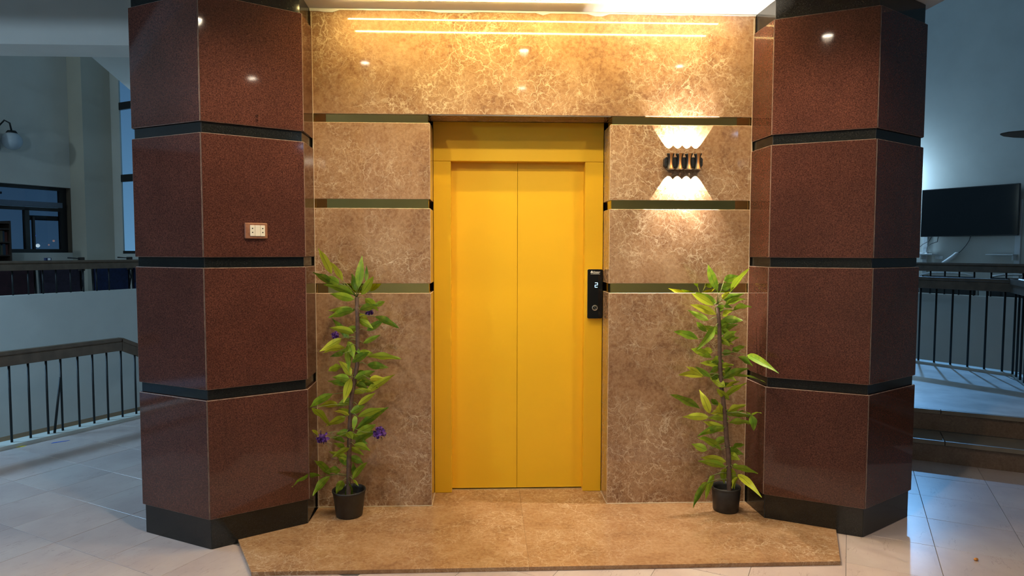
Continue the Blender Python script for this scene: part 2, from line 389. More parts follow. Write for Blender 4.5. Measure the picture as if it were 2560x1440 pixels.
# hexagonal columns
LXY, RXY, HR = (-1.5814, -0.0029), (1.7501, 0.0285), 0.4975
ZC = [0.0, 0.1542, 0.7528, 0.8041, 1.4054, 1.4551, 2.057, 2.1088, 2.7135, 2.8185]
def hexv(c, k, r, rot): a = R_(-90+60*k) + rot; return (c[0] + r*math.cos(a), c[1] + r*math.sin(a))
def column(c, rot, label):
    t = root('granite_column', label, 'column', (c[0], c[1], 0), kind='thing')
    obj('core', prism(BM(), [hexv(c, k, HR-.06, rot) for k in range(6)], 0.0, 2.8185), M['grout'], t)
    for i in range(9):
        a, b = ZC[i], ZC[i+1]; band = i % 2 == 0
        nm = 'base_panel' if i == 0 else 'black_band' if band else 'granite_panel'
        R1 = HR - .014 if band else HR
        for k in range(6):
            j = .0006
            p0, p1 = Vector(hexv(c, k, R1, rot)), Vector(hexv(c, k+1, R1, rot))
            q1, q0 = Vector(hexv(c, k+1, R1-.035, rot)), Vector(hexv(c, k, R1-.035, rot))
            d = (p1-p0).normalized()*j
            obj(nm, prism(BM(), [p0+d, p1-d, q1-d, q0+d], a + (.0 if band else .0004), b - (.0 if band else .0004)), M['black'] if band else M['granite'], t, bevel=.0016 if band else .0028,
                origin=((p0.x+p1.x)/2, (p0.y+p1.y)/2, (a+b)/2), edge=M['blackedge'] if band else M['graniteedge'])
    return t
colL = column(LXY, 0.0469, 'left hexagonal red-brown granite column with the ivory socket on it')
colR = column(RXY, 0.0473, 'right hexagonal red-brown granite column, next to the wall lamp')
# two drilled screw holes in the left column
fn = Vector((0.5401, -0.8416, 0)); fu = Vector((0.8416, 0.5401, 0)); fA = Vector((-1.5581, -0.4999, 0))
FM = Matrix((fu, -fn, Vector((0, 0, 1)))).transposed().to_4x4()   # local x along the face, y into it
FM.translation = fA
for z in (2.162, 2.138):
    bm = BM(); lathe(bm, [(0, -.0006), (.0055, -.0006), (.0055, .004)], seg=12, mtx=Matrix.Rotation(R_(90), 4, 'X'))
    bmesh.ops.transform(bm, matrix=FM @ Matrix.Translation((0.263, -.0004, z)), verts=bm.verts)
    obj('drilled_hole', bm, M['hole'], colL)

# marble elevator wall
WL, WR, PL, PR = -1.1600, 1.3300, -0.5034, 0.5106
Z = [0.0215, 1.2501, 1.3042, 1.7276, 1.7782, 2.2028, 2.2494, 2.8192]
wb = root('wall_back', None, None, (0, 0, 0), kind='structure')
bm = BM(); box(bm, WL-.1, PL-.03, .03, .42, 0, 2.82); obj('core', bm, M['grout'], wb)
bm = BM(); box(bm, PR+.03, WR+.1, .03, .42, 0, 2.82); obj('core', bm, M['grout'], wb)
bm = BM(); box(bm, PL-.03, PR+.03, .03, .42, Z[6]+.02, 2.82); obj('core', bm, M['grout'], wb)
def panel(nm, mat, *b, bev=.0022):
    return obj(nm, box(BM(), *b), M[mat], wb, bevel=bev, origin=((b[0]+b[1])/2, (b[2]+b[3])/2, (b[4]+b[5])/2), edge=M['marbleedge'] if mat == 'marble' else None)
panel('marble_panel', 'marble', WL, WR, 0, .025, Z[6], Z[7]-.004)
for a, b in ((Z[0], Z[1]), (Z[2], Z[3]), (Z[4], Z[5])):
    panel('marble_panel', 'marble', WL+.002, PL, 0, .025, a, b)
    panel('marble_panel', 'marble', PR, WR-.002, 0, .025, a, b)
    panel('return_panel', 'marble', PL-.02, PL-.0005, .0255, .2035, a, b)
    panel('return_panel', 'marble', PR+.0005, PR+.02, .0255, .2035, a, b)
panel('soffit_panel', 'marble', PL-.01, PR+.01, .0255, .2035, Z[6], Z[6]+.02)
panel('metal_edge', 'steel', PL-.004, PR+.004, .004, .010, Z[6]-.004, Z[6]-.0005, bev=0)
for a, b in ((Z[1], Z[2]), (Z[3], Z[4]), (Z[5], Z[6])):
    panel('mirror_strip', 'mirror', WL-.004, PL-.013, .014, .024, a-.003, b+.003, bev=0)
    panel('mirror_strip', 'mirror', PR+.013, WR+.004, .014, .024, a-.003, b+.003, bev=0)
    panel('mirror_strip', 'mirror', PL-.022, PL-.012, .025, .2035, a-.003, b+.003, bev=0)
    panel('mirror_strip', 'mirror', PR+.012, PR+.022, .025, .2035, a-.003, b+.003, bev=0)
# grout beads where wall meets platform
for b in ((WL, PL, -.004, 0.0, .0203, .0235), (PR, WR, -.004, 0.0, .0203, .0235), (PL, PL+.003, 0, .2, .0203, .0235), (PR-.003, PR, 0, .2, .0203, .0235),
          (-1.1530, -1.1480, -.0022, -.0002, .021, 2.80), (1.3178, 1.3225, -.0022, -.0002, .021, 2.80)):
    panel('grout_line', 'whitegrout', *b, bev=0)
# ragged plaster bead under the soffit
bm = BM(); xs = [WL + (WR-WL)*i/60 for i in range(61)]; rr = random.Random(3); lo = []; zc = 2.806
for i in range(61):
    if rr.random() < .25: zc = rr.choice((2.799, 2.805, 2.810, 2.812))
    lo.append(zc + rr.uniform(-.001, .001))
prism_y(bm, [(x, z) for x, z in zip(xs, lo)] + [(WR, 2.8195), (WL, 2.8195)], -.005, -.0002)
obj('plaster_bead', bm, M['ceil'], wb)

# platform of two marble slabs in front of the lift
tp = root('trim_1', None, None, (0, 0, 0), kind='structure')
def bv(c, k, rot): return hexv(c, k, HR-.0135, rot)
A0, A1 = Vector(bv(LXY, 0, .0469)), Vector(bv(LXY, 1, .0469)); B0, Bm = Vector(bv(RXY, 0, .0473)), Vector(bv(RXY, -1, .0473))
pl = A0 + (A1-A0)*0.26; pr = Bm + (B0-Bm)*0.74
sx_ = .012
obj('slab', prism(BM(), [tuple(pl), (-1.264, -.767), (sx_-.0002, -.7595), (sx_-.0002, .262), (A1.x-.0, .262), tuple(A1)], .0005, .020), M['slab'], tp, bevel=.0005)
obj('slab', prism(BM(), [(sx_+.0002, -.7595), (1.493, -.752), tuple(pr), tuple(Bm), (Bm.x, .262), (sx_+.0002, .262)], .0005, .020), M['slab'], tp, bevel=.0005)

# soffit over the lift, hall ceiling, outer walls
cs = struct('ceiling', prism(BM(), [(-8, -7.9), (8, -7.9), (8, -.55), (2.25, -.55), (2.22, .4), (-2.06, .4), (-2.09, -.55), (-8, -.55)], 2.8205, 3.02), M['ceil'])
struct('ceiling', box(BM(), -12, 12, -8.2, 12, 6.6, 6.8), M['ceil'])
struct('wall_front', box(BM(), -12, 12, -8.2, -8.0, -.2, 6.6), M['plasterwarm'])
struct('wall_left', box(BM(), -12.2, -12, -8.2, 12, -1, 6.6), M['plasterdim'])
struct('wall_right', box(BM(), 12, 12.2, -8.2, 12, -1, 6.6), M['plasterdim'])
struct('trim_2', box(BM(), -6.5, -1.9, .80, 1.08, 2.842, 4.4), M['plaster'])        # the beam over the left hall
bm = BM(); P = [(-3.95, 3.46), (-3.601, 3.155), (-3.281, 2.876), (-2.5, 2.20)]
prism_y(bm, P + [(-2.5, 2.45), (-3.95, 3.75)], 2.2, 3.2); struct('trim_3', bm, M['plaster'])
# lift shaft behind the wall, so no light leaks through
struct('wall_shaft', prism(BM(), [(WL-.45, .43), (WR+.5, .43), (WR+.5, 2.1), (WL-.45, 2.1)], -.2, 6.6), M['plaster'])

def wallbox(name, mat, mtx, *b, kind='structure', parent=None):
    o = obj(name, box(BM(), *b, mtx=mtx), M[mat], parent)
    if parent is None: o['kind'] = kind
    return o
# ---- left gallery: well, parapet, wall with window, pilaster, end wall with tall window
wallbox('floor', 'brown', E61, -6, 6, 3.98, 6.6, -.9, -.545)
kl = wallbox('trim_4', 'kerb', E61, -6, 1.6, 3.905, 4.06, -.25, .028)
wallbox('wall_parapet_left', 'plaster', E61, -4, 6, 6.5, 6.66, -.6, .985)
wallbox('floor', 'tread', E61, -4, 6, 6.66, 9.0, .15, .32)
wallbox('wall_gallery_left', 'plaster', E61, -6, 3.15, 9.0, 9.30, -.6, 1.445)
wallbox('wall_gallery_left', 'plaster', E61, -6, 3.15, 9.0, 9.30, 2.432, 6.6)
wallbox('wall_gallery_left', 'plaster', E61, 2.698, 3.15, 9.0, 9.30, 1.445, 2.432)
wallbox('wall_gallery_left', 'plaster', E61, -6, -.5, 9.0, 9.30, 1.445, 2.432)
wallbox('wall_pilaster', 'plasterwarm', E61, 2.698, 3.129, 8.64, 8.999, .32, 6.6)
M['endwall'] = M['plaster']
wallbox('wall_end', 'plaster', E61, 3.13, 3.155, 8.43, 8.75, .32, 6.6)
wallbox('wall_end', 'plaster', E61, 3.13, 3.155, 3.0, 8.43, .32, 1.43)
wallbox('wall_end', 'plaster', E61, 3.13, 3.155, 3.0, 7.2, 1.43, 6.6)
# window in the gallery wall
w1 = root('window_1', None, None, tuple(en(1.0, 9.12, 1.445)), kind='structure')
def w1b(nm, mat, *b, parent=w1): return obj(nm, box(BM(), *b, mtx=E61), M[mat], parent)
w1b('reveal', 'reveal', 2.688, 2.697, 9.003, 9.29, 1.446, 2.431)
w1b('window_frame', 'frame', 2.60, 2.687, 9.10, 9.18, 1.446, 2.431)
w1b('window_frame', 'frame', -.5, 2.60, 9.10, 9.18, 2.385, 2.431)
w1b('window_frame', 'frame', -.5, 2.60, 9.10, 9.18, 1.446, 1.50)
w1b('mullion', 'frame', 2.10, 2.16, 9.10, 9.17, 1.50, 2.10)
w1b('mullion', 'frame', 2.212, 2.242, 9.12, 9.16, 1.50, 1.98)
w1b('mullion', 'frame', 1.10, 1.16, 9.10, 9.17, 1.50, 2.10)
w1b('shutter_box', 'shutter', -.5, 2.60, 9.05, 9.17, 2.125, 2.20)
w1b('transom', 'frame', -.5, 2.60, 9.10, 9.17, 2.07, 2.12)
w1b('blind_band', 'shutter', 2.16, 2.60, 9.165, 9.175, 1.93, 2.0)
w1b('pane', 'filmglass', 2.16, 2.60, 9.145, 9.15, 1.50, 2.07)
w1b('pane', 'filmglass', 1.16, 2.10, 9.145, 9.15, 1.50, 2.07)
w1b('pane', 'filmglass', -.5, 1.10, 9.145, 9.15, 1.50, 2.07)
w1b('pane', 'filmglass', -.5, 2.60, 9.145, 9.15, 2.20, 2.385)
# tall window in the end wall
w2 = root('window_2', None, None, tuple(en(3.2, 8.0, 1.43)), kind='structure')
def w2b(nm, mat, *b): return obj(nm, box(BM(), *b, mtx=E61), M[mat], w2)
w2b('window_frame', 'frame', 3.125, 3.16, 7.2, 8.43, 1.431, 1.475)
w2b('transom', 'frame', 3.125, 3.16, 7.2, 8.43, 2.54, 2.65)
w2b('transom', 'frame', 3.125, 3.16, 7.2, 8.43, 3.64, 3.75)
w2b('pane', 'glass', 3.140, 3.145, 7.2, 8.43, 1.475, 2.54)
w2b('pane', 'glass', 3.140, 3.145, 7.2, 8.43, 2.65, 3.64)
w2b('pane', 'glass', 3.140, 3.145, 7.2, 8.43, 3.75, 6.6)

# ---- right gallery (frame E30: x towards us along the rails, y away)
rx = lambda s: -s
wallbox('floor', 'brown', E30, -6, 6, 4.9, 6.95, -.9, -.6)
wallbox('wall_parapet_right', 'plaster', E30, -4, 4, 6.9, 7.05, -.6, .953)
wallbox('floor', 'tread', E30, -5, 5, 7.05, 9.3, .15, .32)
wallbox('wall_television', 'plaster', E30, -6, 6, 9.3, 9.5, -.6, 6.6)
# landing, its kerbs and the two steps
lf = 2.372
LAND = [tuple(en(lf+.035, -.9).xy), tuple(en(lf+.035, -3.054).xy), (4.70, 2.185), (4.735, 2.30), (4.33, 3.0), (3.55, 4.35), (2.2, 3.6)]
struct('floor', prism(BM(), LAND, -.6, .318), M['landing'])
ks = struct('trim_5', box(BM(), -3.2, .45, 5.22, 5.36, -.3, .345, mtx=E30), M['kerb'])
struct('trim_6', box(BM(), lf+.02, 4.25, -3.19, -3.06, -.3, .345, mtx=E61), M['kerb'])
st = root('staircase', 'two low marble steps up to the landing right of the columns', 'stairs', tuple(en(2.1, -2.2, 0)), kind='thing')
for e_, z_ in ((2.085, .16), (lf, .32)):
    for n0, n1 in ((-1.0, -1.85), (-1.852, -2.06), (-2.062, -3.2), (-3.202, -4.4)):
        o = obj('riser', box(BM(), e_+.012, e_+.03, n1+.001, n0, z_-.16 + (.0 if z_ < .2 else .001), z_-.031, mtx=E61), M['step'], st, bevel=.001)
    for n0, n1 in ((-1.0, -2.3), (-2.302, -3.3), (-3.302, -4.4)):
        if z_ > .3 and n1 < -3.0: n0, n1 = max(n0, -9), max(n1, -3.19)
        if n1 >= n0: continue
        obj('tread', box(BM(), e_-.012, e_+(.295 if z_ < .2 else .02), n1+.001, n0, z_-.03, z_, mtx=E61), M['tread'], st, bevel=.002)

# ------------------------------------------------------------------ lift entrance
DF, DD = 0.2044, 0.2657
el = root('elevator', 'yellow two-leaf lift door in its yellow frame, between the marble piers', 'elevator door', (0, DD, .02), kind='thing')
FL, FR, ZD, ZT = -0.5030, 0.5095, 2.0188, 2.2490
obj('jamb', box(BM(), FL, -.4, DF, DD+.05, .0205, ZD-.0006), M['yellow'], el, bevel=.0016)
obj('jamb', box(BM(), .4, FR, DF, DD+.05, .0205, ZD-.0006), M['yellow'], el, bevel=.0016)
obj('header', box(BM(), FL, FR, DF, DD+.05, ZD+.0006, ZT), M['yellow'], el, bevel=.0016)
obj('door_panel', box(BM(), -.404, -.0022, DD, DD+.03, .0255, ZD+.03), M['yellow'], el, bevel=.0015)
obj('door_panel', box(BM(), -.0005, .404, DD, DD+.03, .0255, ZD+.03), M['yellow'], el, bevel=.0015)
obj('landing_sill', box(BM(), -.40, .40, DD-.012, DD+.04, .0203, .0222), M['steel'], el)
obj('backing', box(BM(), -.45, .45, DD+.034, DD+.05, .021, ZD+.05), M['hole'], el)

# call panel on the right jamb
cp = root('call_panel', 'black glass lift call panel with a lit figure 2, on the right yellow jamb', 'call panel', (.463, DF, 1.23))
def rrect(x0, x1, z0, z1, r, k=5):
    pts = []
    for cx_, cz, a0 in ((x1-r, z1-r, 0), (x0+r, z1-r, 90), (x0+r, z0+r, 180), (x1-r, z0+r, 270)):
        for i in range(k+1):
            a = R_(a0 + 90*i/k); pts.append((cx_ + r*math.cos(a), cz + r*math.sin(a)))
    return pts
PX0, PX1, PZ0, PZ1, PY = .4155, .5050, 1.085, 1.380, DF-.024
obj('housing', prism_y(BM(), rrect(PX0, PX1, PZ0, PZ1, .008), PY+.004, DF-.0004), M['steel'], cp)
obj('face_glass', prism_y(BM(), rrect(PX0, PX1, PZ0, PZ1, .008), PY, PY+.004), M['blackgloss'], cp)
def seg(bm, x0, z0, x1, z1, w_=.0026):
    if x0 == x1: box(bm, x0-w_/2, x0+w_/2, PY-.0006, PY, min(z0, z1), max(z0, z1))
    else: box(bm, min(x0, x1), max(x0, x1), PY-.0006, PY, z0-w_/2, z0+w_/2)
bm = BM(); X0, X1, z0, z1, z2 = .4605, .4755, 1.2725, 1.2860, 1.2995
for s_ in ((X0, z2, X1, z2), (X1, z2, X1, z1), (X0, z1, X1, z1), (X0, z1, X0, z0), (X0, z0, X1, z0)): seg(bm, *s_)
obj('lit_digit', bm, M['digit'], cp)
def lettering(txt, x, z, size, parent, name='lettering', wide=1.0):
    cu = bpy.data.curves.new('t', 'FONT'); cu.body = txt; cu.size = size; cu.extrude = .0002; cu.offset = size*.02
    to = bpy.data.objects.new('t', cu); COL.objects.link(to); bpy.context.view_layer.update()
    me = bpy.data.meshes.new_from_object(to.evaluated_get(bpy.context.evaluated_depsgraph_get()))
    bpy.data.objects.remove(to, do_unlink=True)
    me.materials.clear(); me.materials.append(M['print'])
    for v in me.vertices: v.co = Vector((x + v.co.x*wide, PY-.0003 - v.co.z, z + v.co.y)) - OFF[parent.name]
    me.name = name
    o = bpy.data.objects.new(name, me); COL.objects.link(o); o.parent = parent; return o
lettering('Dnxaor', .4495, 1.3603, .0125, cp, wide=1.08)
bm = BM()
for i, l in enumerate((.005, .004, .006, .003, .005, .004)): box(bm, .4500+.0058*i, .4500+.0058*i+l*.85, PY-.0004, PY, 1.3565, 1.3583)
obj('small_print', bm, M['print'], cp)['kind'] = 'stuff'
obj('print_line', box(BM(), .4335, .4895, PY-.0004, PY, 1.3515, 1.3533), M['print'], cp)
# emblem: rounded triangle ring of three lobes
bm = BM()
for k in range(3):
    a = R_(90+120*k); lathe(bm, [(0, .0006+.0001*k), (.0046, .0006+.0001*k), (.0046, 0)], (.4405 + .0034*math.cos(a), PY, 1.3635 + .0034*math.sin(a)), 14, Matrix.Rotation(R_(90), 4, 'X'))
obj('emblem', bm, M['print'], cp)
obj('emblem_eye', lathe(BM(), [(0, .0012), (.0017, .0012), (.0017, 0)], (.4405, PY, 1.3635), 12, Matrix.Rotation(R_(90), 4, 'X')), M['blackgloss'], cp)
RX = Matrix.Rotation(R_(90), 4, 'X')     # lathe axis z -> -y (towards the viewer)
btn = obj('button_ring', lathe(BM(), [(.0115, 0), (.0115, .003), (.0135, .0042), (.0165, .003), (.0175, 0)], (.4605, PY, 1.149), 30, RX), M['steel'], cp, smooth=True)
obj('button', lathe(BM(), [(0, .0018), (.0105, .0018), (.0115, .0005)], (.4605, PY, 1.149), 24, RX), M['blackgloss'], cp)
sq = [(.4640, 1.1560), (.4605, 1.1575), (.4580, 1.1545), (.4590, 1.1510), (.4625, 1.1480), (.4640, 1.1445), (.4615, 1.1415), (.4580, 1.1425)]
obj('button_mark', tube(BM(), [(x, PY-.0022, z) for x, z in sq], .0007, 6), M['steel'], cp)

# wall lamp with four waisted barrels throwing light up and down
WX = [.8405, .8920, .9435, .9945]
wl = root('wall_lamp', 'black wall lamp of four waisted copper-fronted barrels, on the right marble pier', 'wall lamp', (.92, 0, 1.99))
obj('mounting_bar', prism_y(BM(), [(.812, 1.972), (.820, 1.962), (1.022, 1.962), (1.030, 1.972), (1.030, 2.008), (1.022, 2.018), (.820, 2.018), (.812, 2.008)], -.036, -.0005), M['blackplastic'], wl, bevel=.002)
for x in (.824, 1.019):
    obj('fixing_screw', lathe(BM(), [(0, .037), (.004, .0375), (.0045, .035)], (x, 0, 1.99), 12, RX), M['hole'], wl)
ZB = 1.993; HB = .043
for x in WX:
    xx = x + .004
    prof = [(.014 + .0095*abs(t)**2.2, ZB + HB*t) for t in [i/6-1 for i in range(13)]]
    inner = [(r-.002, z) for r, z in prof][::-1]
    b_ = obj('barrel', lathe(BM(), prof + inner + [prof[0]], (xx, -.042, 0), 26), M['blackplastic'], wl, smooth=True)
    bm = BM(); fr_, bk = [], []
    for t in [i/8-1 for i in range(17)]:
        w_ = .0062 + .0052*abs(t)**2.2; r = .0148 + .0095*abs(t)**2.2
        rowf = []
        for s_ in (-1, -.5, 0, .5, 1):
            a = R_(-90) + s_*w_/r
            rowf.append(bm.verts.new((xx + r*math.cos(a), -.042 + r*math.sin(a), ZB + HB*t)))
        fr_.append(rowf)
    for a, b in zip(fr_, fr_[1:]):
        for k in range(4): bm.faces.new((a[k], a[k+1], b[k+1], b[k]))
    st_ = obj('copper_strip', bm, M['copper'], b_, smooth=True)
    for zz, aim in ((ZB+HB-.001, 4.0), (ZB-HB+.001, -4.0)):
        lamp('wall_lamp_beam', 'SPOT', (xx, -.024, zz), 25.0, (1.0, .89, .74), (xx, -.024, zz+aim), .0015, spot_size=R_(66), spot_blend=.10)

# LED lines and downlights in the soffit
for y0, nm in ((-.155, 'bright LED line in the soffit nearest the marble wall'), (-.372, 'bright LED line in the soffit, second from the marble wall')):
    t = root('led_strip', nm, 'LED strip', (.09, y0, 2.8205), group='LED lines in the soffit')
    obj('diffuser', box(BM(), -.982, 1.166, y0-.006, y0+.006, 2.8165, 2.8200), M['led'], t)
    obj('channel', box(BM(), -.986, 1.170, y0-.009, y0-.0065, 2.8192, 2.8202), M['white'], t)
    obj('channel', box(BM(), -.986, 1.170, y0+.0065, y0+.009, 2.8192, 2.8202), M['white'], t)
for x, y, lb, e in ((-1.05, -1.06, 'left of the three', 75), (1.20, -1.05, 'right of the three', 75), (.10, -1.75, 'middle one, further from the wall', 45), (.06, -.72, 'middle one, nearer the wall', 60)):
    t = root('downlight', 'round white downlight in the soffit, ' + lb, 'downlight', (x, y, 2.8205), group='downlights in the soffit')
    obj('trim_ring', lathe(BM(), [(.030, 0), (.031, -.004), (.044, -.0035), (.046, 0)], (x, y, 2.8203), 28), M['white'], t, smooth=True)
    obj('lens', lathe(BM(), [(.0, -.0025), (.020, -.0025), (.0295, -.0008)], (x, y, 2.8203), 24), M['lens'], t)
    lamp('downlight_beam', 'SPOT', (x, y, 2.812), e, (1.0, .84, .62), (x, y, 0), .028, spot_size=R_(150), spot_blend=.6)

# socket on the left column
so = root('wall_socket', 'ivory socket in a chipped brown frame, on the front of the left column', 'socket', tuple(FM @ Vector((.247, 0, 1.588))))
def fbox(nm, mat, *b, bev=0, parent=so):
    return obj(nm, box(BM(), *b, mtx=FM), M[mat], parent, bevel=bev)
fbox('frame', 'socketframe', .192, .302, -.012, -.0005, 1.548, 1.628, bev=.004)
for x0, x1 in ((.2165, .2395), (.2405, .2655), (.2665, .2885)):
    pz = fbox('insert', 'ivory', x0, x1, -.0155, -.0122, 1.561, 1.616, bev=.0012)
    if x0 != .2405:
        for z in (1.580, 1.600):
            bm = BM(); lathe(bm, [(0, .0162), (.0032, .0162), (.0032, .0150)], seg=10, mtx=RX)
            bmesh.ops.transform(bm, matrix=FM @ Matrix.Translation(((x0+x1)/2, 0, z)), verts=bm.verts)
            obj('pin_hole', bm, M['hole'], pz)

# ------------------------------------------------------------------ artificial plants
TRUNK_A = [
 (-0.895,-0.13,1.236), (-0.892,-0.13,1.111), (-0.893,-0.13,0.979),
 (-0.897,-0.13,0.862), (-0.927,-0.13,0.707), (-0.942,-0.13,0.514),
 (-0.949,-0.13,0.303), (-0.953,-0.13,0.132)]
LEAVES_A = [
 (-1.025,-0.154,1.363,-1.072,-0.227,1.496,0.033), (-0.966,-0.147,1.327,-1.017,-0.198,1.424,0.022), (-0.981,-0.162,1.313,-1.065,-0.158,1.346,0.033),
 (-1.004,-0.124,1.286,-1.097,-0.228,1.369,0.04), (-0.92,-0.131,1.268,-1.002,-0.18,1.296,0.029), (-0.908,-0.141,1.251,-1.046,-0.204,1.305,0.033),
 (-0.905,-0.157,1.226,-1.013,-0.211,1.259,0.046), (-0.879,-0.155,1.288,-0.873,-0.084,1.453,0.055), (-0.899,-0.128,1.272,-0.922,-0.118,1.358,0.037),
 (-0.87,-0.129,1.25,-0.797,-0.191,1.347,0.04), (-0.84,-0.151,1.324,-0.839,-0.135,1.403,0.015), (-0.914,-0.132,1.17,-1.046,-0.106,1.162,0.029),
 (-0.908,-0.125,1.166,-1.019,-0.222,1.135,0.04), (-0.847,-0.138,1.229,-0.784,-0.131,1.166,0.044), (-0.876,-0.142,1.167,-0.775,-0.185,1.196,0.04),
 (-0.796,-0.144,1.189,-0.74,-0.168,1.214,0.022), (-0.88,-0.123,1.147,-0.836,-0.111,1.065,0.033), (-0.797,-0.14,1.13,-0.665,-0.19,1.074,0.046),
 (-0.844,-0.124,1.052,-0.75,-0.143,1.112,0.029), (-0.942,-0.125,1.008,-1.033,-0.105,1.113,0.026), (-0.91,-0.142,1.04,-1.029,-0.169,1.072,0.044),
 (-0.861,-0.138,0.984,-0.77,-0.157,1.03,0.022), (-0.975,-0.158,1.013,-1.08,-0.184,0.951,0.055), (-0.96,-0.128,0.957,-1.055,-0.214,0.945,0.033),
 (-0.964,-0.163,0.933,-1.039,-0.134,0.911,0.022), (-0.948,-0.152,0.972,-0.939,-0.152,0.836,0.026), (-0.942,-0.144,0.996,-0.91,-0.166,0.908,0.04),
 (-0.904,-0.12,0.96,-0.873,-0.154,0.928,0.018), (-0.922,-0.146,0.879,-0.827,-0.185,0.94,0.044), (-0.836,-0.137,0.91,-0.657,-0.207,0.908,0.059),
 (-0.838,-0.149,0.868,-0.734,-0.122,0.848,0.033), (-0.925,-0.151,0.807,-0.99,-0.144,0.886,0.051), (-0.984,-0.124,0.85,-1.041,-0.176,0.841,0.044),
 (-0.934,-0.162,0.794,-1.017,-0.174,0.804,0.048), (-0.97,-0.131,0.751,-1.051,-0.136,0.775,0.026), (-0.928,-0.154,0.796,-0.96,-0.181,0.674,0.051),
 (-0.906,-0.157,0.793,-0.801,-0.158,0.833,0.048), (-0.822,-0.163,0.794,-0.753,-0.129,0.79,0.026), (-0.887,-0.125,0.772,-0.794,-0.098,0.729,0.048),
 (-0.85,-0.132,0.71,-0.706,-0.075,0.795,0.026), (-0.888,-0.164,0.648,-0.795,-0.179,0.716,0.026), (-1.032,-0.122,0.702,-1.117,-0.256,0.664,0.06),
 (-1.004,-0.147,0.652,-1.113,-0.101,0.627,0.033), (-1.115,-0.248,0.655,-1.058,-0.11,0.524,0.027), (-0.931,-0.152,0.604,-0.854,-0.174,0.646,0.044),
 (-0.94,-0.145,0.588,-1.014,-0.182,0.62,0.022), (-0.961,-0.148,0.578,-1.072,-0.097,0.521,0.04), (-0.906,-0.15,0.589,-0.909,-0.193,0.516,0.022),
 (-0.889,-0.163,0.585,-0.748,-0.21,0.639,0.033), (-0.907,-0.13,0.506,-0.728,-0.201,0.637,0.044), (-0.904,-0.152,0.484,-0.793,-0.203,0.547,0.042),
 (-0.915,-0.121,0.428,-0.795,-0.166,0.506,0.034), (-0.915,-0.156,0.427,-0.826,-0.191,0.406,0.046), (-0.951,-0.163,0.499,-0.922,-0.157,0.46,0.042),
 (-0.969,-0.135,0.398,-1.018,-0.167,0.437,0.027), (-0.937,-0.163,0.412,-1.032,-0.152,0.357,0.027), (-0.964,-0.154,0.446,-1.052,-0.103,0.452,0.03),
 (-0.988,-0.159,0.29,-1.071,-0.144,0.273,0.038), (-1.054,-0.13,0.251,-1.11,-0.223,0.358,0.03), (-1.107,-0.121,0.246,-1.172,-0.403,0.288,0.057),
 (-1.048,-0.154,0.253,-1.116,-0.232,0.18,0.046), (-0.976,-0.163,0.229,-1.014,-0.152,0.155,0.05), (-0.941,-0.154,0.209,-0.987,-0.09,0.009,0.042),
 (-0.919,-0.128,0.235,-0.922,-0.145,0.319,0.023), (-0.923,-0.164,0.236,-0.839,-0.187,0.336,0.023), (-0.922,-0.154,0.233,-0.894,-0.153,0.197,0.011),
 (-1.099,-0.199,0.495,-1.116,-0.247,0.534,0.015)]
TRUNK_B = [
 (1.094,-0.13,1.194), (1.105,-0.13,1.114), (1.111,-0.13,1.015),
 (1.114,-0.13,0.894), (1.128,-0.13,0.724), (1.152,-0.13,0.56),
 (1.162,-0.13,0.435), (1.175,-0.13,0.35), (1.179,-0.13,0.263),
 (1.187,-0.13,0.106)]
